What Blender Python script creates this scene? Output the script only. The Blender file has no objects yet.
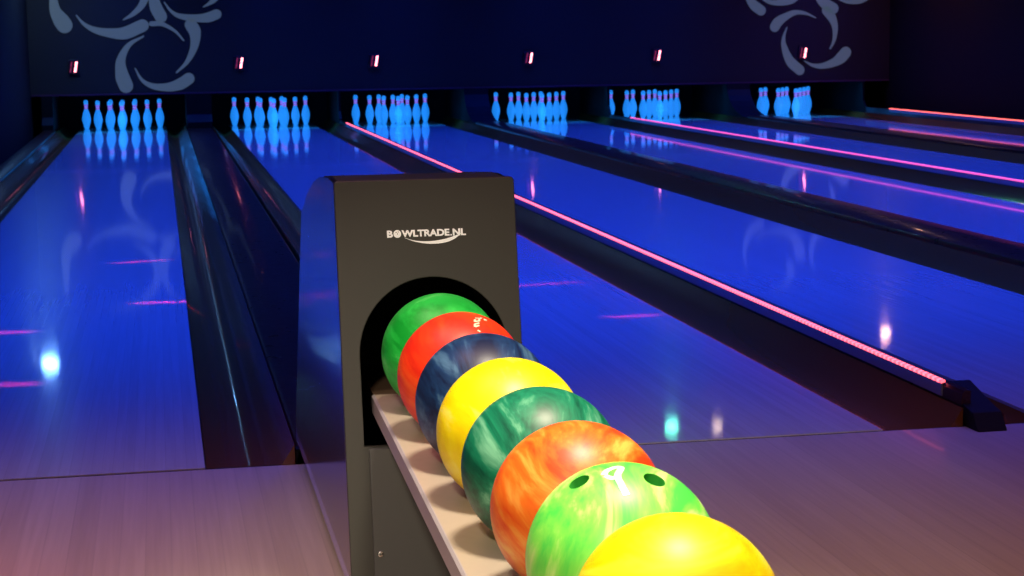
import bpy, bmesh, math, random
from mathutils import Vector, Matrix
from math import sin, cos, pi, sqrt, radians
random.seed(4)
sc = bpy.context.scene
COL = sc.collection

# ------------------------------------------------------------------ helpers
def link(o, parent=None):
    COL.objects.link(o)
    if parent is not None: o.parent = parent
    return o

def mesh_obj(name, bm, mat=None, parent=None, smooth=False, angle=None):
    me = bpy.data.meshes.new(name)
    bmesh.ops.recalc_face_normals(bm, faces=bm.faces[:])
    bm.to_mesh(me); bm.free()
    if smooth:
        for p in me.polygons: p.use_smooth = True
        if angle is not None:
            me.set_sharp_from_angle(angle=radians(angle))
    if mat: me.materials.append(mat)
    return link(bpy.data.objects.new(name, me), parent)

def empty(name, loc=(0, 0, 0)):
    o = bpy.data.objects.new(name, None)
    o.location = loc; o.empty_display_size = .1
    return link(o)

def tag(o, label, cat, group=None):
    o['label'] = label; o['category'] = cat
    if group: o['group'] = group
    return o

def struct(o):
    o['kind'] = 'structure'; return o

def bm_box(bm, x0, x1, y0, y1, z0, z1, bevel=0, seg=2):
    v = [bm.verts.new((x, y, z)) for x in (x0, x1) for y in (y0, y1) for z in (z0, z1)]
    fs = [(0,1,3,2),(4,6,7,5),(0,4,5,1),(2,3,7,6),(0,2,6,4),(1,5,7,3)]
    faces = [bm.faces.new([v[i] for i in f]) for f in fs]
    if bevel:
        es = list({e for f in faces for e in f.edges})
        bmesh.ops.bevel(bm, geom=es, offset=bevel, segments=seg, profile=.5, affect='EDGES')

def box(name, x0, x1, y0, y1, z0, z1, mat, parent=None, bevel=0):
    bm = bmesh.new(); bm_box(bm, x0, x1, y0, y1, z0, z1, bevel)
    return mesh_obj(name, bm, mat, parent)

def bm_prism(bm, pts, axis, a, b):
    """pts: closed 2D polygon; axis 'y' -> pts are (x,z); axis 'x' -> pts are (y,z)"""
    def mk(p, t): return (p[0], t, p[1]) if axis == 'y' else (t, p[0], p[1])
    va = [bm.verts.new(mk(p, a)) for p in pts]; vb = [bm.verts.new(mk(p, b)) for p in pts]
    n = len(pts)
    bm.faces.new(va); bm.faces.new(vb[::-1])
    for i in range(n): bm.faces.new((va[i], va[(i+1) % n], vb[(i+1) % n], vb[i]))

def prism(name, pts, axis, a, b, mat, parent=None, smooth=False, angle=30, bevel=0):
    bm = bmesh.new(); bm_prism(bm, pts, axis, a, b)
    if bevel: bmesh.ops.bevel(bm, geom=bm.edges[:], offset=bevel, segments=2, profile=.5, affect='EDGES')
    return mesh_obj(name, bm, mat, parent, smooth, angle)

def bm_lathe(bm, prof, n=24, c=(0, 0, 0)):
    rings = []
    for r, z in prof:
        if r < 1e-6: rings.append([bm.verts.new((c[0], c[1], c[2]+z))])
        else: rings.append([bm.verts.new((c[0]+r*cos(2*pi*i/n), c[1]+r*sin(2*pi*i/n), c[2]+z)) for i in range(n)])
    for A, B in zip(rings, rings[1:]):
        for i in range(n):
            j = (i+1) % n
            if len(A) == 1 and len(B) == 1: continue
            if len(A) == 1: bm.faces.new((A[0], B[i], B[j]))
            elif len(B) == 1: bm.faces.new((A[i], A[j], B[0]))
            else: bm.faces.new((A[i], A[j], B[j], B[i]))

def curve_to_mesh(cu, name, mat, parent=None):
    tmp = bpy.data.objects.new('tmp', cu); COL.objects.link(tmp)
    bpy.context.view_layer.update()
    dg = bpy.context.evaluated_depsgraph_get()
    me = bpy.data.meshes.new_from_object(tmp.evaluated_get(dg))
    COL.objects.unlink(tmp); bpy.data.objects.remove(tmp)
    me.name = name; me.materials.clear()
    if mat: me.materials.append(mat)
    o = bpy.data.objects.new(name, me)
    return link(o, parent)

def smoothline(pts, n=8):
    out = []
    P = [Vector(p) for p in pts]
    P = [2*P[0]-P[1]] + P + [2*P[-1]-P[-2]]
    for i in range(1, len(P)-2):
        for k in range(n):
            t = k/n
            a, b, c, d = P[i-1], P[i], P[i+1], P[i+2]
            out.append(.5*((2*b)+(c-a)*t+(2*a-5*b+4*c-d)*t*t+(3*b-3*c+d-a)*t**3))
    out.append(P[-2]); return out

# ------------------------------------------------------------------ materials
def srgb(c): return tuple(((v/255)/12.92 if v/255 <= .04045 else (((v/255)+.055)/1.055)**2.4) for v in c)

def newmat(name):
    m = bpy.data.materials.new(name); m.use_nodes = True
    nt = m.node_tree; b = nt.nodes['Principled BSDF']
    return m, nt, b

def plain(name, col, rough=.5, metal=0, coat=0, emis=None, es=0, spec=.5, noise=.0, nscale=30):
    m, nt, b = newmat(name)
    b.inputs['Base Color'].default_value = (*col, 1); b.inputs['Roughness'].default_value = rough
    b.inputs['Metallic'].default_value = metal; b.inputs['Coat Weight'].default_value = coat
    b.inputs['Coat Roughness'].default_value = .05
    b.inputs['Specular IOR Level'].default_value = spec
    if emis:
        b.inputs['Emission Color'].default_value = (*emis, 1); b.inputs['Emission Strength'].default_value = es
    if noise:
        tc = nt.nodes.new('ShaderNodeTexCoord'); nz = nt.nodes.new('ShaderNodeTexNoise')
        nz.inputs['Scale'].default_value = nscale; nz.inputs['Detail'].default_value = 4
        mp = nt.nodes.new('ShaderNodeMapRange')
        mp.inputs['To Min'].default_value = max(0, rough-noise); mp.inputs['To Max'].default_value = rough+noise
        nt.links.new(tc.outputs['Object'], nz.inputs['Vector'])
        nt.links.new(nz.outputs['Fac'], mp.inputs['Value']); nt.links.new(mp.outputs['Result'], b.inputs['Roughness'])
    return m

def wood(name, c1, c2, rough, board=.027, coat=0., seam=.75, bump=.0):
    """planks running along y, world coordinates of the surface (object coords)"""
    m, nt, b = newmat(name); N = nt.nodes; L = nt.links
    tc = N.new('ShaderNodeTexCoord'); sep = N.new('ShaderNodeSeparateXYZ'); L.new(tc.outputs['Object'], sep.inputs[0])
    dv = N.new('ShaderNodeMath'); dv.operation = 'DIVIDE'; dv.inputs[1].default_value = board; L.new(sep.outputs['X'], dv.inputs[0])
    fl = N.new('ShaderNodeMath'); fl.operation = 'FLOOR'; L.new(dv.outputs[0], fl.inputs[0])
    fr = N.new('ShaderNodeMath'); fr.operation = 'FRACT'; L.new(dv.outputs[0], fr.inputs[0])
    wn = N.new('ShaderNodeTexWhiteNoise'); wn.noise_dimensions = '1D'; L.new(fl.outputs[0], wn.inputs['W'])
    mp = N.new('ShaderNodeMapping'); mp.inputs['Scale'].default_value = (90, 2.2, 1); L.new(tc.outputs['Object'], mp.inputs['Vector'])
    ad = N.new('ShaderNodeVectorMath'); ad.operation = 'ADD'; L.new(mp.outputs[0], ad.inputs[0])
    sc3 = N.new('ShaderNodeVectorMath'); sc3.operation = 'SCALE'; sc3.inputs['Scale'].default_value = 30; L.new(wn.outputs['Color'], sc3.inputs[0]); L.new(sc3.outputs[0], ad.inputs[1])
    nz = N.new('ShaderNodeTexNoise'); nz.inputs['Scale'].default_value = 1.0; nz.inputs['Detail'].default_value = 5; L.new(ad.outputs[0], nz.inputs['Vector'])
    mixf = N.new('ShaderNodeMath'); mixf.operation = 'MULTIPLY_ADD'; mixf.inputs[1].default_value = .55
    L.new(wn.outputs['Value'], mixf.inputs[0])
    h = N.new('ShaderNodeMath'); h.operation = 'MULTIPLY_ADD'; h.inputs[1].default_value = 1.6; h.inputs[2].default_value = -.55; L.new(nz.outputs['Fac'], h.inputs[0])
    L.new(h.outputs[0], mixf.inputs[2]); mixf.use_clamp = True
    mx = N.new('ShaderNodeMix'); mx.data_type = 'RGBA'
    mx.inputs['A'].default_value = (*c1, 1); mx.inputs['B'].default_value = (*c2, 1); L.new(mixf.outputs[0], mx.inputs['Factor'])
    # seams
    lt = N.new('ShaderNodeMath'); lt.operation = 'LESS_THAN'; lt.inputs[1].default_value = .06; L.new(fr.outputs[0], lt.inputs[0])
    sm = N.new('ShaderNodeMix'); sm.data_type = 'RGBA'; sm.blend_type = 'MULTIPLY'; sm.inputs['B'].default_value = (seam, seam, seam, 1)
    L.new(lt.outputs[0], sm.inputs['Factor']); L.new(mx.outputs['Result'], sm.inputs['A'])
    L.new(sm.outputs['Result'], b.inputs['Base Color'])
    b.inputs['Roughness'].default_value = rough; b.inputs['Coat Weight'].default_value = coat; b.inputs['Coat Roughness'].default_value = .05
    if bump:
        bp = N.new('ShaderNodeBump'); bp.inputs['Strength'].default_value = bump; bp.inputs['Distance'].default_value = .001
        L.new(nz.outputs['Fac'], bp.inputs['Height']); L.new(bp.outputs[0], b.inputs['Normal'])
    return m

def marbled(name, dark, mid, light, rot=(0, 0, 0), scale=(1, 1, 1), base=5., dist=2.5, lo=.38, hi=.66):
    m, nt, b = newmat(name); N = nt.nodes; L = nt.links
    tc = N.new('ShaderNodeTexCoord'); mp = N.new('ShaderNodeMapping')
    mp.inputs['Rotation'].default_value = rot; mp.inputs['Scale'].default_value = scale
    L.new(tc.outputs['Object'], mp.inputs['Vector'])
    nz = N.new('ShaderNodeTexNoise'); nz.inputs['Scale'].default_value = base; nz.inputs['Detail'].default_value = 5
    nz.inputs['Roughness'].default_value = .6; nz.inputs['Distortion'].default_value = dist
    L.new(mp.outputs[0], nz.inputs['Vector'])
    cr = N.new('ShaderNodeValToRGB'); e = cr.color_ramp.elements
    e[0].position = lo; e[0].color = (*dark, 1); e[1].position = hi; e[1].color = (*light, 1)
    k = e.new((lo+hi)/2); k.color = (*mid, 1)
    L.new(nz.outputs['Fac'], cr.inputs['Fac']); L.new(cr.outputs['Color'], b.inputs['Base Color'])
    b.inputs['Roughness'].default_value = .42; b.inputs['Coat Weight'].default_value = .0; b.inputs['Coat Roughness'].default_value = .2
    return m

M = {}
M['lane'] = wood('lane_boards', (.64, .58, .52), (.74, .68, .62), .26, coat=1.0, seam=.9)
M['approach'] = wood('approach_boards', (.48, .37, .30), (.60, .48, .40), .30, board=.055, coat=.15, seam=.9)
M['gutter'] = plain('gutter_plastic', (.20, .065, .011), .2, coat=.3, noise=.05, nscale=9)
M['divider'] = plain('divider_plastic', (.04, .010, .003), .3, coat=.25, noise=.08, nscale=20)
M['black'] = plain('black_paint', (.006, .005, .005), .6, spec=.15)
M['wall'] = plain('masking_paint', (.026, .010, .0035), .75, noise=.05)
M['side'] = plain('side_wall_paint', (.012, .002, .0006), .9, spec=.2, noise=.05)
M['ceil'] = plain('ceiling_paint', (.02, .02, .01), .85)
M['pit'] = plain('pit_curtain', (.006, .006, .01), .9)
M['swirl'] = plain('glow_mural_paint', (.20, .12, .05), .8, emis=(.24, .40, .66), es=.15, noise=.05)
M['hood'] = plain('hood_powder_coat', (.039, .039, .037), .42, noise=.06, nscale=200)
M['side_panel'] = plain('hood_gloss_side', (.02, .018, .022), .14, spec=.8)
M['toe'] = plain('hood_toe_strip', (.2, .2, .7), .2, coat=.5)  # blue reflection along the toe put into the base colour
M['pale'] = plain('pale_metal', (.55, .55, .56), .4, metal=.3)
M['alu'] = plain('aluminium_profile', (.45, .43, .48), .32, metal=.6)
M['chrome'] = plain('screw_metal', (.75, .75, .75), .25, metal=1)
M['print'] = plain('white_print', (.85, .85, .8), .5, emis=(1, 1, .95), es=.25)  # faint glow added so the print reads whiter
M['track'] = plain('track_top', (.40, .33, .27), .42, noise=.08, nscale=60)
M['lip'] = plain('track_lip', (.36, .32, .36), .4)
M['rubber'] = plain('black_rubber', (.010, .008, .006), .7, spec=.2)
M['display_off'] = plain('display_housing', (.03, .008, .012), .4)
M['seg_on'] = plain('lit_segment', (1, .3, .3), .5, emis=(1, .22, .26), es=7)
M['seg_off'] = plain('dim_segment', (.2, .02, .04), .5, emis=(.7, .05, .14), es=.35)
M['bowl_dark'] = plain('hole_dark', (.03, .36, .04), .6)

def led(name, col, st):
    m, nt, b = newmat(name); N = nt.nodes; L = nt.links
    tc = N.new('ShaderNodeTexCoord'); sep = N.new('ShaderNodeSeparateXYZ'); L.new(tc.outputs['Object'], sep.inputs[0])
    s = N.new('ShaderNodeMath'); s.operation = 'MULTIPLY'; s.inputs[1].default_value = 2*pi/.033; L.new(sep.outputs['Y'], s.inputs[0])
    q = N.new('ShaderNodeMath'); q.operation = 'SINE'; L.new(s.outputs[0], q.inputs[0])
    r = N.new('ShaderNodeMapRange'); r.inputs['From Min'].default_value = -1; r.inputs['To Min'].default_value = st*.55; r.inputs['To Max'].default_value = st*1.5
    L.new(q.outputs[0], r.inputs['Value'])
    b.inputs['Base Color'].default_value = (.3, .1, .12, 1); b.inputs['Emission Color'].default_value = (*col, 1)
    L.new(r.outputs['Result'], b.inputs['Emission Strength'])
    return m
M['led_near'] = led('led_diodes_red_pink', (1, .11, .15), 2.8)
M['led_mid'] = led('led_diodes_magenta', (1, .10, .42), 1.5)
M['led_far'] = led('led_diodes_red', (1, .13, .08), 2.6)

# pin material: white plastic glowing cyan under black light, two bands on the neck
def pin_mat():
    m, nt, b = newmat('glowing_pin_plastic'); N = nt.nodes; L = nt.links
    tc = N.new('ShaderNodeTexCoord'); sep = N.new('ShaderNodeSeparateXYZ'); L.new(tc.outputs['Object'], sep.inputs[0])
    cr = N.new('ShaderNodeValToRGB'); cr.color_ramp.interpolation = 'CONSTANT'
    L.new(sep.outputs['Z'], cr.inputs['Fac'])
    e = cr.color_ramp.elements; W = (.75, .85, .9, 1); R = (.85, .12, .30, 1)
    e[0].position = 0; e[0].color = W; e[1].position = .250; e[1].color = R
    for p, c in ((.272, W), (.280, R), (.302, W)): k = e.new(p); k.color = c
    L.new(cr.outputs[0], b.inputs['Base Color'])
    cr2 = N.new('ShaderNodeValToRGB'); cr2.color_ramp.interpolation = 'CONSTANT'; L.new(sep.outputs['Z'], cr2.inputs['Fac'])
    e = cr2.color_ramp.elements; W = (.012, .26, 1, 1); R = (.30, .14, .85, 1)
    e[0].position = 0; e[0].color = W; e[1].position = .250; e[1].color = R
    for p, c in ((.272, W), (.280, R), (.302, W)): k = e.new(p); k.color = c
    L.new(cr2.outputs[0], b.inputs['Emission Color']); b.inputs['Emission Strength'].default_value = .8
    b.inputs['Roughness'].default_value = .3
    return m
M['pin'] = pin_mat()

# ------------------------------------------------------------------ layout
LX = [0, 1.860, 3.426, 5.286, 6.852, 8.712]        # lane centres
HW = .533; GW = .235; END = 19.45
ORD = ['leftmost', 'second', 'third', 'fourth', 'fifth', 'rightmost']
def lane_words(k): return 'leftmost lane' if k == 0 else 'rightmost lane' if k == 5 else ORD[k]+' lane from left'
XL, XR = -1.05, 9.85

# ---- shell
struct(box('floor', XL-.3, XR+.3, -7.0, -.004, -.14, 0, M['approach']))
struct(box('trim_1', XL-.3, XR+.3, 0.0, 20.2, -.20, -.14, M['black']))
struct(box('ceiling', XL-.3, XR+.3, -7.2, 20.3, 3.0, 3.1, M['ceil']))
struct(box('wall_left', XL-.2, XL, -7.0, 20.2, -.2, 3.0, M['side']))
struct(box('wall_right', XR, XR+.2, -7.0, 20.2, -.2, 3.0, M['side']))
struct(box('wall_rear', XL-.2, XR+.2, -7.2, -7.0, -.2, 3.0, M['side']))
struct(box('wall_back', XL, XR, 20.0, 20.2, -.2, 3.0, M['pit']))
YM = 17.9
struct(box('wall_masking', XL, XR, YM, YM+.05, .47, 3.0, M['wall']))
struct(box('trim_2', XL, XR, YM-.012, YM+.06, .452, .472, plain('masking_edge_trim', (.10, .02, .05), .4)))

struct(box('trim_3', XL, XR, -.004, .016, -.139, -.003, M['black']))
# ---- lanes (maple boards, foul line to pin deck)
for k, cx in enumerate(LX):
    o = box('bowling_lane', -HW, HW, 0.016, END, -.06, 0.0, M['lane'], bevel=.0)
    o.location.x = cx
    extra = ['beside the left wall', 'passing right behind the ball return hood', 'right of the nearest red light strip',
             'between the plain dark divider and the magenta light strip', 'right of the magenta light strip', 'beside the far red light strip'][k]
    tag(o, f'glossy blue-lit {lane_words(k)}, {extra}', 'bowling lane', 'blue-lit bowling lanes')

# ---- gutters
def gutter(x0, x1, label, outer):
    n = 20; w = x1-x0; pts = []; top = .052 if abs(w-GW) < .01 and x0 > 0 or outer > 0 else .03
    if x0 < 0 and outer < 0: top = .03
    for i in range(n+1):
        t = i/n; u = t if outer > 0 else 1-t
        z = -.008-.06*sin(pi*min(1, u/.9))**.8 if u < .45 else -.068+(top+.068)*(1-cos((u-.45)/.55*pi/2))
        pts.append((x0+.004+(w-.008)*t, z))
    low = [(x1-.004, -.13), (x0+.004, -.13)]
    o = prism('gutter', pts+low, 'y', 0.0, END-.1, M['gutter'], smooth=True, angle=50)
    tag(o, label, 'gutter', 'dark lane gutters')
for k, cx in enumerate(LX):
    gutter(cx-HW-GW+(.085 if k in (2, 4) else 0), cx-HW, f'dark glossy gutter along the left edge of the {lane_words(k)}', -1)
    gutter(cx+HW, cx+HW+GW, f'dark glossy gutter along the right edge of the {lane_words(k)}', 1)

# ---- dividers
def wide_divider(x0, x1, y0, label, z=.08, nose=False):
    t = empty('lane_divider', ((x0+x1)/2, y0, 0)); tag(t, label, 'lane divider')
    w = (x1-x0)/2-.002; r = .02
    prof = [(-w, -.13), (-w, z-r), (-w+.3*r, z-.3*r), (-w+r, z), (w-r, z), (w-.3*r, z-.3*r), (w, z-r), (w, -.13)]
    prism('cap', prof, 'y', 0, YM-.1-y0-.012-(.78 if nose else 0), M['divider'], t, smooth=True, angle=40)
    prism('end_block', [(0, -.13), (-.03, -.0), (-.02, .055), (0, z+.004), (.05, z+.004), (.05, -.13)][::1] if y0 > .02 else
          [(0, -.13), (0, z+.004), (.04, z+.004), (.04, -.13)], 'x', -w-.002, w+.002, M['black'], t)
    return t
def narrow_divider(xc, ledmat, label, ledlab, y0=.15, y1=17.0, side=-1, zt=.10):
    t = empty('lane_divider', (xc, 0, 0)); tag(t, label, 'lane divider')
    prism('wall', [(-.013, -.13), (-.013, zt-.012), (-.006, zt-.004), (.013, zt-.004), (.013, -.13)], 'y', .02, YM-.1-.01, M['divider'], t)
    o = prism('light_channel', [(side*.013, zt-.042), (side*.018, zt-.042), (side*.018, zt-.006), (side*.013, zt-.006)], 'y', y0, y1, M['alu'], t)
    o = prism('light_strip', [(side*.018, zt-.006), (side*.018, zt+.002), (side*.006, zt+.004), (side*.004, zt-.003)], 'y', y0, y1, ledmat, t)
    o['label'] = ledlab
    # black sloping nose at the foul line
    prism('end_block', [(.16, .100), (.02, .060), (-.045, .048), (-.085, 0.0), (-.004, 0.0), (-.004, -.13), (.16, -.13)], 'x', -.002 if False else -.012, .075, M['rubber'], t, bevel=.003)
    return t
d = LX
wide_divider(-.93, -.768, 0.0, 'narrow dark capping between leftmost lane gutter and left wall', .05)
wide_divider(d[0]+HW+GW, d[1]-HW-GW, 0.0, 'wide dark divider running away behind the ball return hood', .035)
narrow_divider(2.643, M['led_near'], 'low divider with the nearest long red-pink light strip', 'glowing red-pink LED strip')
wide_divider(d[2]+HW+GW, d[3]-HW-GW, 0.0, 'wide plain dark divider without lights, right of the third lane', nose=True)
narrow_divider(6.069, M['led_mid'], 'low divider with the magenta light strip, right of the fourth lane', 'glowing magenta LED strip', y1=16.75)
wide_divider(d[4]+HW+GW, d[5]-HW-GW, 0.0, 'wide plain dark divider between the two rightmost lanes', nose=True)
narrow_divider(9.500, M['led_far'], 'low divider with the far red light strip beside right wall', 'glowing red LED strip', y1=17.0, zt=.13)

# ---- kickbacks: panels beside the pin decks with a curved nose
def kickback(x0, x1, label, nose):
    pts = [(YM-.1, -.13)]
    if nose:
        pts = [(YM-.85, -.13), (YM-.85, .055)]
        for i in range(9):
            a = i/8*pi/2; pts.append((YM-.85+.83*sin(a), .055+.40*(1-cos(a))))
    else:
        pts = [(YM-.10, -.13), (YM-.10, .11), (YM-.01, .20)]
        pts += [(YM-.01, .45)]
    pts += [(YM-.01, .448), (END, .448), (END, -.13)]
    # remove duplicated corner
    q = []
    for p in pts:
        if not q or (abs(p[0]-q[-1][0])+abs(p[1]-q[-1][1])) > 1e-3: q.append(p)
    o = prism('kickback_panel', q, 'x', x0, x1, M['black'])
    tag(o, label, 'kickback panel', 'black kickback panels beside the pin decks')
kickback(-.93, -.80, 'black kickback panel at far left end of leftmost lane', False)
kickback(d[0]+HW+GW+.01, d[1]-HW-GW-.01, 'black kickback block between pins of the leftmost and second lanes', False)
kickback(2.630, 2.656, 'thin black kickback panel between pins of second and third lanes', False)
kickback(d[2]+HW+GW+.01, d[3]-HW-GW-.01, 'black curved-nose kickback block between pins of third and fourth lanes', True)
kickback(6.056, 6.082, 'thin black kickback panel between pins of fourth and fifth lanes', False)
kickback(d[4]+HW+GW+.01, d[5]-HW-GW-.01, 'black curved-nose kickback block hiding corner pin of the rightmost lane', True)
kickback(9.487, 9.513, 'thin black kickback panel right of the rightmost lane pins', False)

# ---- pins
bm = bmesh.new()
PR = [(0, 0), (.0258, 0), (.0285, .004), (.0365, .02), (.0455, .057), (.0545, .086), (.0605, .114), (.0590, .145), (.0535, .175), (.0460, .200),
      (.0365, .225), (.0285, .245), (.0245, .262), (.0228, .279), (.0240, .300), (.0285, .322), (.0318, .343), (.0305, .360), (.0225, .374), (.0110, .380), (0, .381)]
bm_lathe(bm, [(r*.88, z*.955) for r, z in PR], 24)
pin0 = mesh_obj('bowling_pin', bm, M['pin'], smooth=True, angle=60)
rows = [('front pin', [0]), ('second row', [-.5, .5]), ('third row', [-1, 0, 1]), ('back row', [-1.5, -.5, .5, 1.5])]
pos_words = {1: ['front pin'], 2: ['left pin in second row', 'right pin in second row'],
             3: ['left pin in third row', 'middle pin in third row', 'right pin in third row'],
             4: ['leftmost pin in back row', 'second pin in back row', 'third pin in back row', 'rightmost pin in back row']}
first = True
for k, cx in enumerate(LX):
    for r, (_, offs) in enumerate(rows):
        for i, of in enumerate(offs):
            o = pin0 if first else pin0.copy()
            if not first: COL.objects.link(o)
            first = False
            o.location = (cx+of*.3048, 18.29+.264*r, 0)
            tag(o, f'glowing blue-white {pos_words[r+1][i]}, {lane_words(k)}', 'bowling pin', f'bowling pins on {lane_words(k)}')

# ---- lane indicators: small red lit digit 1 above each lane
IND = [(-.523, .797), (1.445, .815), (3.10, .814), (5.05, .822), (6.715, .828), (8.67, .832)]
for k, (x, z) in enumerate(IND):
    t = empty('lane_indicator', (x, YM-.0295, z))
    tag(t, f'small red lit digit display on dark wall above the {lane_words(k)}', 'lane indicator', 'lit displays above the lanes')
    box('housing', -.075, .045, 0, .029, -.085, .085, M['display_off'], t, bevel=.004)
    bm = bmesh.new()
    for z0, z1 in ((-.062, -.004), (.004, .062)):
        bm_prism(bm, [(.002+z0*.18, z0), (.026+z0*.18, z0), (.026+z1*.18, z1), (.002+z1*.18, z1)], 'y', -.004, .0)
    o = mesh_obj('lit_digit', bm, M['seg_on'], t); o['label'] = 'bright red digit 1'
    bm = bmesh.new()
    for z0, z1 in ((-.062, -.004), (.004, .062)):
        bm_prism(bm, [(-.048+z0*.18, z0), (-.034+z0*.18, z0), (-.034+z1*.18, z1), (-.048+z1*.18, z1)], 'y', -.003, .0)
    mesh_obj('unlit_segment', bm, M['seg_off'], t)

# ---- swirl murals
def swoosh(pts, w0, w1, parent, ox, oz, taper=False):
    P = smoothline([(p[0]-ox, 0, p[1]-oz) for p in pts], 7)
    n = len(P); Lh = []; Rh = []
    for i, p in enumerate(P):
        tdir = (P[min(i+1, n-1)]-P[max(i-1, 0)]).normalized(); nr = Vector((-tdir.z, 0, tdir.x))
        t = i/(n-1)
        w = (w0+(w1-w0)*min(1, t*1.25)**1.2) if not taper else (w0+(w1-w0)*sin(pi*t))
        w *= .5
        Lh.append(p+nr*w); Rh.append(p-nr*w)
    end = []
    if not taper:
        c = P[-1]; tdir = (P[-1]-P[-2]).normalized(); nr = Vector((-tdir.z, 0, tdir.x))
        for j in range(1, 8):
            a = pi*j/8; end.append(c+nr*(w1*.5*cos(a))+tdir*(w1*.5*sin(a)))
    bm = bmesh.new(); th = Vector((0, .004, 0))
    fl = [bm.verts.new(p) for p in Lh]; fr = [bm.verts.new(p) for p in Rh]
    bl = [bm.verts.new(p+th) for p in Lh]; br = [bm.verts.new(p+th) for p in Rh]
    for i in range(n-1):
        bm.faces.new((fl[i], fl[i+1], fr[i+1], fr[i])); bm.faces.new((bl[i], br[i], br[i+1], bl[i+1]))
        bm.faces.new((fl[i], bl[i], bl[i+1], fl[i+1])); bm.faces.new((fr[i], fr[i+1], br[i+1], br[i]))
    bm.faces.new((fl[0], fr[0], br[0], bl[0]))
    if end:
        fe = [bm.verts.new(p) for p in end]; be = [bm.verts.new(p+th) for p in end]
        bm.faces.new([fl[-1]]+fe+[fr[-1]]); bm.faces.new(([bl[-1]]+be+[br[-1]])[::-1])
        F = [fl[-1]]+fe+[fr[-1]]; B = [bl[-1]]+be+[br[-1]]
        for i in range(len(F)-1): bm.faces.new((F[i], F[i+1], B[i+1], B[i]))
    else: bm.faces.new((fl[-1], fr[-1], br[-1], bl[-1]))
    return mesh_obj('swoosh', bm, M['swirl'], parent)
t = empty('swirl_mural', (.35, YM-.0045, .5)); tag(t, 'pale blue-grey swirl painting on dark wall above the leftmost lane', 'mural')
S1 = [([(0.307, 1.155), (0.126, 1.05), (0.024, 0.872), (0.028, 0.692), (0.070, 0.56)], .02, .17),
      ([(0.185, 0.773), (0.262, 0.628), (0.39, 0.552), (0.568, 0.536), (0.712, 0.57), (0.82, 0.635)], .015, .14),
      ([(0.67, 0.705), (0.806, 0.836), (0.897, 1.015), (0.915, 1.183), (0.870, 1.28)], .02, .15),
      ([(0.78, 1.089), (0.677, 1.21), (0.526, 1.295), (0.40, 1.30)], .02, .06),
      ([(-0.48, 1.414), (-0.392, 1.306), (-0.266, 1.233), (-0.092, 1.196), (0.085, 1.193), (0.295, 1.28)], .015, .15),
      ([(0.067, 1.348), (0.188, 1.418), (0.30, 1.53), (0.36, 1.70), (0.33, 1.88), (0.17, 2.06), (-.04, 2.14), (-.25, 2.15)], .015, .10, True),
      ([(0.661, 2.09), (0.508, 1.972), (0.432, 1.758), (0.455, 1.52), (0.515, 1.385)], .02, .15),
      ([(0.56, 1.558), (0.639, 1.449), (0.743, 1.387), (0.933, 1.361), (1.077, 1.368), (1.18, 1.405)], .015, .12),
      ([(-0.739, 1.952), (-0.736, 1.652), (-0.721, 1.475), (-0.67, 1.373), (-0.62, 1.295)], .05, .19),
      ([(1.022, 1.493), (1.107, 1.54), (1.181, 1.612), (1.22, 1.75)], .015, .10)]
for s in S1: swoosh(s[0], s[1], s[2], t, .35, .5, len(s) > 3)
t = empty('swirl_mural', (8.7, YM-.0045, .5)); tag(t, 'pale blue-grey swirl painting on dark wall above the rightmost lane', 'mural')
S2 = [([(8.835, 1.276), (8.699, 1.335), (8.55, 1.349), (8.415, 1.294), (8.321, 1.231), (8.277, 1.169)], .015, .13),
      ([(8.443, 1.166), (8.397, 1.026), (8.411, 0.898), (8.487, 0.73), (8.62, 0.61)], .015, .13),
      ([(8.677, 0.732), (8.787, 0.674), (8.924, 0.659), (9.088, 0.702), (9.18, 0.76), (9.245, 0.828)], .015, .15),
      ([(9.031, 0.876), (9.084, 0.991), (9.096, 1.145), (9.053, 1.274), (8.973, 1.37)], .02, .12),
      ([(8.856, 2.02), (8.80, 1.85), (8.82, 1.65), (8.92, 1.49), (9.07, 1.396)], .015, .14),
      ([(7.92, 1.962), (7.88, 1.78), (7.912, 1.58), (7.983, 1.461), (8.09, 1.38)], .015, .13),
      ([(8.036, 1.615), (8.144, 1.51), (8.292, 1.477), (8.49, 1.51), (8.61, 1.64), (8.65, 1.82)], .015, .14),
      ([(9.105, 1.529), (9.242, 1.483), (9.406, 1.488), (9.56, 1.56)], .015, .09),
      ([(8.264, 2.293), (8.415, 2.206), (8.525, 2.064), (8.50, 1.93)], .015, .11)]
for s in S2: swoosh(s[0], s[1], s[2], t, 8.7, .5)

# ------------------------------------------------------------------ ball return hood
hood = empty('ball_return', (.937, -1.3, 0))
tag(hood, 'dark grey ball return hood with arched opening and long ball track', 'ball return')
HX = .937; x0, x1 = .768-HX, 1.106-HX        # local x, local y origin at -1.3
# front face with arched opening
cu = bpy.data.curves.new('ff', 'CURVE'); cu.dimensions = '2D'; cu.fill_mode = 'BOTH'; cu.extrude = .005; cu.bevel_depth = .0018; cu.bevel_resolution = 2
def poly(cu, pts):
    s = cu.splines.new('POLY'); s.points.add(len(pts)-1); s.use_cyclic_u = True
    for p, q in zip(s.points, pts): p.co = (q[0], q[1], 0, 1)
r = .006
outer = []
for cx_, cz_, a0 in ((x1-r, .832-r, 0), (x0+r, .832-r, 90), (x0+r, .02+r, 180), (x1-r, .02+r, 270)):
    for j in range(5): a = radians(a0+j*22.5); outer.append((cx_+r*cos(a), cz_+r*sin(a)))
poly(cu, outer)
ox, oz, orr = .941-HX, .512, .142
arch = [(ox+orr, .346)]+[(ox+orr*cos(radians(a)), oz+orr*sin(radians(a))) for a in range(0, 181, 6)]+[(ox-orr, .346)]
poly(cu, arch[::-1])
fo = curve_to_mesh(cu, 'front_panel', M['hood'], hood)
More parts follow.
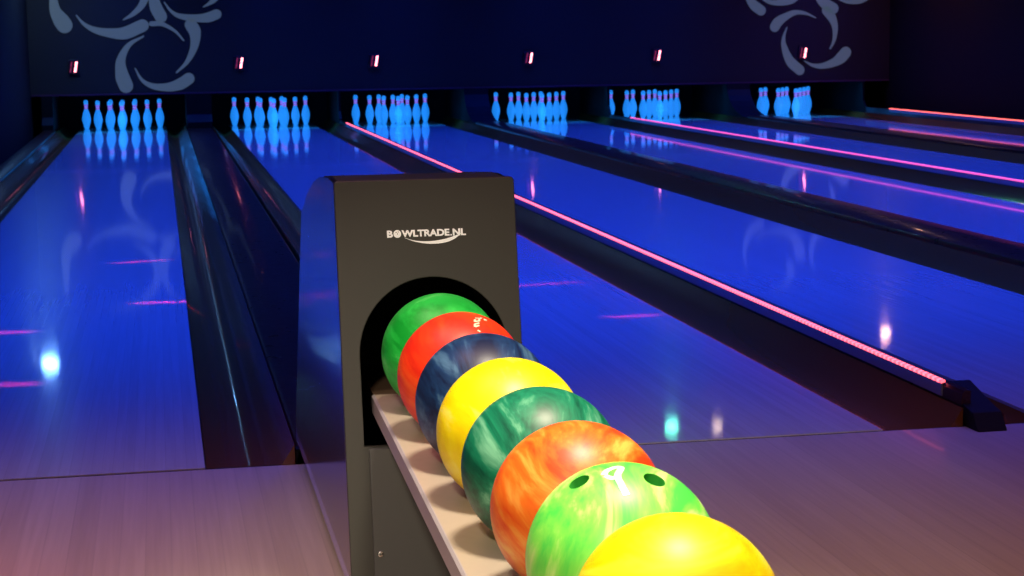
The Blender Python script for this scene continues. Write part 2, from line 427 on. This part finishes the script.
fo.data.transform(Matrix.Rotation(pi/2, 4, 'X')); fo.location = (0, .007, 0)
# side panels: follow the sloping hood back
prof = [(0.012, .10), (0.012, .828), (.17, .830), (.36, .818), (.522, .795), (.72, .748), (.884, .696), (1.285, .115), (1.285, .10)]
prism('side_panel', prof, 'x', x0, x0+.010, M['side_panel'], hood)
prism('side_panel', prof, 'x', x1-.010, x1, M['side_panel'], hood)
top = prof[1:8]
skin = top + [(p[0]-.006, p[1]-.010) for p in top[::-1]]
prism('top_cover', [(a, b+.002) for a, b in skin], 'x', x0+.0105, x1-.0105, M['hood'], hood)
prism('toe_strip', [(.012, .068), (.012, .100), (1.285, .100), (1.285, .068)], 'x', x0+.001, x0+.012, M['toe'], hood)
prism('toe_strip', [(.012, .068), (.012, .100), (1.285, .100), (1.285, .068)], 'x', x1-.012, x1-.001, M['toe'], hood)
box('base', x0+.028, x1-.028, .02, 1.27, .0, .10, M['black'], hood)
box('corner_cap', x0-.006, x0+.004, .005, .045, .0, .105, M['pale'], hood)
box('inner_lining', x0+.013, x1-.013, .55, .56, .11, .76, M['black'], hood)
# dark infill panel under the opening, its gap and the screw
bm = bmesh.new(); bm_box(bm, .809-HX, x1-.015, -.007, .001, .028, .345, .002)
mesh_obj('access_panel', bm, plain('access_panel_paint', (.065, .068, .072), .45, noise=.05, nscale=150), hood)
bm = bmesh.new(); bm_lathe(bm, [(0, 0), (.0055, 0), (.006, .001), (.005, .004), (0, .005)], 16)
bmesh.ops.rotate(bm, verts=bm.verts[:], matrix=Matrix.Rotation(pi/2, 3, 'X')); bmesh.ops.translate(bm, verts=bm.verts[:], vec=(.821-HX, -.0072, .156))
mesh_obj('screw', bm, M['chrome'], hood, smooth=True, angle=40)
# rubber collar round the opening (short dark tunnel)
bm = bmesh.new(); ro = orr+.008; ri = orr+.003
A = [(ox+ro, .35)]+[(ox+ro*cos(radians(a)), oz+ro*sin(radians(a))) for a in range(0, 181, 6)]+[(ox-ro, .35)]
B = [(ox+ri, .35)]+[(ox+ri*cos(radians(a)), oz+ri*sin(radians(a))) for a in range(0, 181, 6)]+[(ox-ri, .35)]
bm_prism(bm, A+B[::-1], 'y', .0125, .30)
mesh_obj('tunnel', bm, M['rubber'], hood, smooth=True, angle=40)
# printed logo
def text(s, size, x, mat_, off=0.0006):
    tc = bpy.data.curves.new('t', 'FONT'); tc.body = s; tc.size = size; tc.bevel_depth = off; tc.bevel_resolution = 1; tc.extrude = 0; tc.space_character = 1.0
    o = curve_to_mesh(tc, 'lettering', mat_, hood)
    return o
def place_text(o, xa, xb, zb, zt):
    v = [q.co.copy() for q in o.data.vertices]
    mnx = min(p.x for p in v); mxx = max(p.x for p in v); mny = min(p.y for p in v); mxy = max(p.y for p in v)
    for q in o.data.vertices:
        X = xa+(q.co.x-mnx)/(mxx-mnx)*(xb-xa); Z = zb+(q.co.y-mny)/(mxy-mny)*(zt-zb)
        q.co = (X, -.0002-q.co.z, Z)
zb, zt = .7275, .7405
o = text('B', .02, 0, M['print'], .0009); place_text(o, .8612-HX, .8725-HX, zb, zt)
for w_, xa, xb, zz in (('WLTRADE', .8885, .9795, zt), ('.', .9808, .9838, zb+.003), ('NL', .9855, 1.0108, zt)):
    o = text(w_, .02, 0, M['print'], .0009); place_text(o, xa-HX, xb-HX, zb, zz)
# the O is a little ball with three finger holes
cu = bpy.data.curves.new('o', 'CURVE'); cu.dimensions = '2D'; cu.fill_mode = 'BOTH'; cu.extrude = .0004
poly(cu, [(.0072*cos(2*pi*j/28), .0072*sin(2*pi*j/28)) for j in range(28)])
for hx, hz in ((-.0022, .0030), (.0018, .0034), (.0004, -.0002)):
    poly(cu, [(hx+.0011*cos(-2*pi*j/10), hz+.0011*sin(-2*pi*j/10)) for j in range(10)])
o = curve_to_mesh(cu, 'ball_mark', M['print'], hood); o.data.transform(Matrix.Rotation(pi/2, 4, 'X')); o.location = (.8806-HX, -.0004, (zb+zt)/2)
# swoosh under the letters
up = smoothline([(.893, 0, .7265), (.914, 0, .7205), (.940, 0, .7185), (.968, 0, .7215), (.990, 0, .7275), (1.003, 0, .7325)], 6)
lo_ = smoothline([(.893, 0, .7265), (.914, 0, .7185), (.940, 0, .7140), (.968, 0, .7150), (.988, 0, .7215), (1.003, 0, .7325)], 6)
bm = bmesh.new()
pts = [(p.x-HX, p.z) for p in up]+[(p.x-HX, p.z) for p in lo_[::-1]][1:-1]
bm_prism(bm, pts, 'y', -.0010, .0006)
bmesh.ops.triangulate(bm, faces=bm.faces[:])
mesh_obj('swoosh_mark', bm, M['print'], hood)

# the front of the hood leans: its foot stands nearer the player than its top
for ch in hood.children:
    if ch.location.length > 0: ch.data.transform(Matrix.Translation(ch.location)); ch.location = (0, 0, 0)
    for v in ch.data.vertices:
        wgt = max(0, min(1, 1-(v.co.y-.04)/.3)); v.co.y += (.03-(.83-v.co.z)*.2)*wgt
# ---- ball track (part of the ball return), flaring slightly toward the player
def loft(name, secs, mat_, parent, smooth=False):
    bm = bmesh.new(); rings = [[bm.verts.new(p) for p in s] for s in secs]; n = len(rings[0])
    for a, b in zip(rings, rings[1:]):
        for i in range(n): bm.faces.new((a[i], a[(i+1) % n], b[(i+1) % n], b[i]))
    bm.faces.new(rings[0]); bm.faces.new(rings[-1][::-1])
    return mesh_obj(name, bm, mat_, parent, smooth, 30)
TZ0 = .4320
secs = []; lipL = []; lipR = []
for y, xl in ((.0, .824), (-.6, .815), (-1.2, .806), (-1.95, .796)):
    TZ = TZ0+.0097*y
    L_ = xl-HX; R_ = .0-(xl-HX)
    secs.append([(L_+.006, y, TZ-.03), (L_+.006, y, TZ), (-.052, y, TZ), (-.03, y, TZ-.018), (.03, y, TZ-.018), (.052, y, TZ), (R_-.006, y, TZ), (R_-.006, y, TZ-.03)])
    lipL.append([(L_, y, TZ-.032), (L_, y, TZ-.002), (L_+.004, y, TZ+.001), (L_+.0058, y, TZ+.001), (L_+.0058, y, TZ-.032)])
    lipR.append([(-p[0], p[1], p[2]) for p in lipL[-1]])
TZ = TZ0-.02
box('shaded_track', .835-HX, HX-.835, .003, .40, TZ0-.045, TZ0-.012, plain('track_shade_brown', (.10, .06, .04), .5), hood)  # track running into the opening, its shade put into a dark brown colour
loft('track', secs, M['track'], hood)
loft('track_lip', lipL, M['lip'], hood); loft('track_lip', lipR, M['lip'], hood)
prism('track_end_stop', [(-.152, TZ), (.152, TZ), (.152, TZ+.03), (-.152, TZ+.03)], 'y', -1.99, -1.952, M['rubber'], hood, bevel=.004)
prism('track_support', [(-1.93, 0), (-1.93, TZ-.035), (-1.66, TZ-.035), (-1.74, 0)], 'x', -.06, .06, M['hood'], hood, bevel=.006)

# ------------------------------------------------------------------ balls
R_ = .108
def C8(*c): return srgb(c)
BALLS = [
 ('green ball furthest back, half inside the arched opening', marbled('ball_green', C8(10,150,45), C8(35,190,70), C8(110,225,120), (0,.6,.4), (1,.6,1))),
 ('red-orange ball with faint white lettering, second from the hood', marbled('ball_red', C8(215,38,18), C8(238,62,22), C8(252,110,45), (.3,.2,1), (1,.5,1))),
 ('dark navy blue marbled ball between the red and yellow balls', marbled('ball_navy', C8(12,26,62), C8(24,55,100), C8(75,112,150), (0,.7,.5), (3.2,.6,1), base=4)),
 ('yellow ball between the navy blue and the dark teal balls', marbled('ball_yellow', C8(246,214,0), C8(253,230,8), C8(255,246,110), (.4,.1,.2), (1,.5,1.4))),
 ('dark teal green ball with pale streaks, right behind the orange ball', marbled('ball_teal', C8(0,82,62), C8(22,130,96), C8(120,195,160), (0,.9,.6), (3,.6,1.2), base=4)),
 ('orange marbled ball just behind the lime green ball', marbled('ball_orange', C8(235,70,20), C8(246,120,35), C8(252,185,85), (.9,.2,.3), (1.2,.7,1.2), base=6)),
 ('lime green ball with two finger holes and white mark', marbled('ball_lime', C8(80,222,85), C8(135,236,90), C8(215,252,150), (.1,.2,.2), (3.0,1.6,.5), base=4)),
 ('large yellow ball nearest the camera at front of the track', marbled('ball_gold', C8(244,196,0), C8(252,226,6), C8(255,246,60), (.2,.5,.1), (1,.8,3.0), base=5)),
]
def ball_mesh():
    bm = bmesh.new(); bmesh.ops.create_uvsphere(bm, u_segments=64, v_segments=40, radius=R_); return bm
for i, (lab, mat_) in enumerate(BALLS):
    c = Vector((.936+.0005*i, -1.445-i*.2166, .532-.0021*i))
    o = mesh_obj('bowling_ball', ball_mesh(), mat_, smooth=True); o.location = c
    tag(o, lab, 'bowling ball', 'bowling balls queued on the track')
    if i == 6:
        dirs = [Vector((-.475, -.10, .875)), Vector((.255, -.33, .904)), Vector((-.0, .62, .78))]
        bmc = bmesh.new()
        for dv in dirs:
            dv.normalize(); q = dv.to_track_quat('Z', 'Y').to_matrix().to_4x4()
            bmesh.ops.create_cone(bmc, cap_ends=True, segments=28, radius1=.0125, radius2=.0125, depth=.06, matrix=Matrix.Translation(dv*R_) @ q)
        mc = bpy.data.meshes.new('cut'); bmc.to_mesh(mc); bmc.free(); mc.materials.append(M['bowl_dark'])
        oc = bpy.data.objects.new('cut', mc); COL.objects.link(oc); oc.location = c
        md = o.modifiers.new('b', 'BOOLEAN'); md.object = oc; md.operation = 'DIFFERENCE'; md.solver = 'EXACT'; md.material_mode = 'TRANSFER'
        bpy.context.view_layer.update(); dg = bpy.context.evaluated_depsgraph_get()
        me = bpy.data.meshes.new_from_object(o.evaluated_get(dg)); o.modifiers.clear(); o.data = me
        me.set_sharp_from_angle(angle=radians(40))
        COL.objects.unlink(oc); bpy.data.objects.remove(oc)
    def stroke(pts, w, mat_):
        """raised print hugging the ball: pts are directions"""
        P = [p.normalized() for p in smoothline(pts, 6)]; bm = bmesh.new(); va = []; vb = []
        for j, p in enumerate(P):
            td = (P[min(j+1, len(P)-1)]-P[max(j-1, 0)]).normalized(); s = p.cross(td).normalized()
            va.append(bm.verts.new((p*R_+s*w/2).normalized()*(R_+.0004))); vb.append(bm.verts.new((p*R_-s*w/2).normalized()*(R_+.0004)))
        for j in range(len(P)-1): bm.faces.new((va[j], va[j+1], vb[j+1], vb[j]))
        return bm
    if i == 6:
        bm = stroke([(-.237, -.2, .951), (-.19, -.13, .96), (-.086, -.09, .991), (-.04, -.13, .99), (-.115, -.28, .952), (-.115, -.42, .90), (-.094, -.56, .817)], .0075, M['print'])
        b2 = stroke([(-.23, -.22, .94), (-.18, -.30, .93), (-.12, -.29, .95)], .006, M['print'])
        tmp = bpy.data.meshes.new('x'); b2.to_mesh(tmp); b2.free(); bm.from_mesh(tmp); bpy.data.meshes.remove(tmp)
        k = mesh_obj('printed_mark', bm, M['print'], o); k['label'] = 'white printed squiggle mark'
    if i == 1:
        bm = bmesh.new()
        OFF = Vector((.03, .04, 0))
        segs = [[(.11,-.55,.83),(.19,-.50,.85)], [(.12,-.49,.86),(.20,-.44,.87)], [(.11,-.55,.83),(.12,-.49,.86)], [(.13,-.43,.89),(.21,-.38,.90)], [(.21,-.38,.90),(.22,-.33,.92)],
                [(.13,-.43,.89),(.15,-.36,.92)], [(.16,-.31,.93),(.24,-.29,.92)], [(.24,-.29,.92),(.27,-.25,.93)], [(.30,-.31,.90),(.34,-.26,.90)], [(.31,-.26,.91),(.34,-.31,.89)], [(.14,-.60,.78),(.18,-.62,.76)]]
        for sg in segs:
            b2 = stroke([Vector(s)+OFF for s in sg], .0035, M['print']); tmp = bpy.data.meshes.new('x'); b2.to_mesh(tmp); b2.free(); bm.from_mesh(tmp); bpy.data.meshes.remove(tmp)
        k = mesh_obj('printed_mark', bm, plain('faded_print', (.95, .6, .45), .5), o); k['label'] = 'faint pinkish printed letters'

# ------------------------------------------------------------------ stage lights hung from the ceiling
def stage_light(loc, col, st, label, rad=.05, aim=None):
    t = empty('stage_light', loc); tag(t, label, 'stage light')
    bm = bmesh.new(); bm_lathe(bm, [(0, .16), (.03, .16), (rad+.02, .12), (rad+.02, -.02), (rad+.012, -.02), (rad+.012, .0), (0, .0)], 24)
    mesh_obj('can', bm, M['black'], t, smooth=True, angle=40)
    bm = bmesh.new(); bm_lathe(bm, [(0, -.012), (rad*.6, -.009), (rad, -.002), (0, -.001)], 24)
    mesh_obj('lens', bm, plain('lens_glow', (.1, .1, .1), .3, emis=col, es=st), t, smooth=True, angle=60)
    bm = bmesh.new(); bm_lathe(bm, [(0, .158), (.008, .158), (.008, 3.0-loc[2]), (0, 3.0-loc[2])], 10)
    mesh_obj('hanging_rod', bm, M['black'], t)
stage_light((-.90, 16.66, 2.6), (.2, .5, 1.0), 210, 'small ceiling spotlight with cold white lens above the leftmost lane', .11)
stage_light((5.10, 11.61, 2.6), (.15, 1.0, .65), 90, 'small ceiling spotlight with green lens above the third lane', .07)
stage_light((5.55, 11.61, 2.62), (1.0, .7, .5), 30, 'small ceiling spotlight with amber lens beside the green one', .06)
stage_light((9.10, 16.09, 2.6), (1.0, .5, .28), 140, 'small ceiling spotlight with orange lens above the rightmost lane', .08)

# ------------------------------------------------------------------ lights
def area(name, loc, size, col, power, spread=180, rot=(0, 0, 0)):
    l = bpy.data.lights.new(name, 'AREA'); l.shape = 'RECTANGLE'; l.size, l.size_y = size; l.color = col; l.energy = power
    l.spread = radians(spread); o = bpy.data.objects.new(name, l); o.location = loc; o.rotation_euler = rot; link(o); return o
def spot(name, loc, tgt, col, power, ang, blend=.3, rad=.05):
    l = bpy.data.lights.new(name, 'SPOT'); l.color = col; l.energy = power; l.spot_size = radians(ang); l.spot_blend = blend; l.shadow_soft_size = rad
    o = bpy.data.objects.new(name, l); o.location = loc
    o.rotation_euler = (Vector(tgt)-Vector(loc)).to_track_quat('-Z', 'Y').to_euler(); link(o); return o
for k, cx in enumerate(LX):
    area('blue_lane_light', (cx, 9.5, 2.9), (.5, 16.4), (.004, .052, 1), 285, 90)
    area('pin_light', (cx, YM+.12, .60), (1.1, .12), (.01, .28, 1), 16, 150, (radians(-38) , 0, 0))
# warm key on the balls and hood front
spot('ball_key', (1.12, -2.6, 2.9), (.93, -2.3, .5), (1, .88, .64), 430, 46, .5, .2)
spot('ball_fill', (-.2, -5.2, 2.7), (.94, -2.2, .5), (1, .86, .62), 390, 26, .6, .15)
spot('hood_fill', (.9, -5.6, 2.2), (.95, -1.3, .55), (1, .85, .68), 8, 14, .6, .1)
area('plum_wash', (4.5, 8, 2.92), (8, 14), (1, .12, .30), 12, 120)
# mauve wash on the approach
area('approach_wash', (3.0, -2.6, 2.9), (5, 3), (1, .34, .30), 20, 100)
area('approach_wash', (-.2, -1.3, 2.9), (1.2, 1.2), (1, .55, .62), 9, 70)
area('violet_wash', (3, .1, 2.9), (7, .8), (.12, .10, 1), 13, 70)
spot('red_wash', (-.7, -1.6, 2.5), (-.35, -1.1, 0), (1, .08, .08), 48, 30, 1)
spot('cyan_wash', (-.3, -.6, 2.6), (-.28, -.15, 0), (.1, .9, .8), 10, 16, 1)
spot('cyan_wash', (1.9, -.4, 2.6), (1.75, .0, 0), (.1, .9, .8), 6, 12, 1)
# thin laser-like bars of pink light thrown straight down onto the lanes
for (x, y, L, p, a) in ((.33, 4.6, .26, .05, .25), (.445, 3.1, .26, .06, -.05), (-.18, 2.45, .24, .05, 0), (-.12, 1.35, .30, .05, -.05), (2.1, 3.2, .34, .04, .15), (2.25, 2.2, .2, .03, 0), (1.32, 3.95, .2, .04, .1)):
    area('laser_bar', (x, y, 2.8), (L, .02), (1, .05, .35), p*1.7, 2.2, (0, 0, a))
# faint maroon wash on the right wall
spot('maroon_wash', (8.4, 9, 2.8), (9.85, 14, .9), (1, .03, .12), 40, 60, 1)

w = bpy.data.worlds.new('world'); sc.world = w; w.use_nodes = True
w.node_tree.nodes['Background'].inputs[0].default_value = (.02, .02, .06, 1); w.node_tree.nodes['Background'].inputs[1].default_value = .15

# ------------------------------------------------------------------ camera
f, pit, yaw, roll, cx, cy, h = 1815.443, .1379687, .1898913, -.0131412, .4523233, -4.6475587, 1.0980825
fw = Vector((sin(yaw)*cos(pit), cos(yaw)*cos(pit), -sin(pit)))
r0 = Vector((cos(yaw), -sin(yaw), 0)); u0 = r0.cross(fw)
rr = r0*cos(roll)+u0*sin(roll); uu = -r0*sin(roll)+u0*cos(roll)
cam = bpy.data.cameras.new('camera'); cam.sensor_width = 36; cam.lens = f*36/1024; cam.clip_end = 100; cam.clip_start = .05
cam.dof.use_dof = True; cam.dof.focus_distance = 3.0; cam.dof.aperture_fstop = 20
co = bpy.data.objects.new('camera', cam)
mtx = Matrix((rr, uu, -fw)).transposed().to_4x4(); mtx.translation = Vector((cx, cy, h)); co.matrix_world = mtx
link(co); sc.camera = co
sc.view_settings.view_transform = 'Standard'; sc.view_settings.look = 'None'
sc.cycles.sample_clamp_indirect = 20
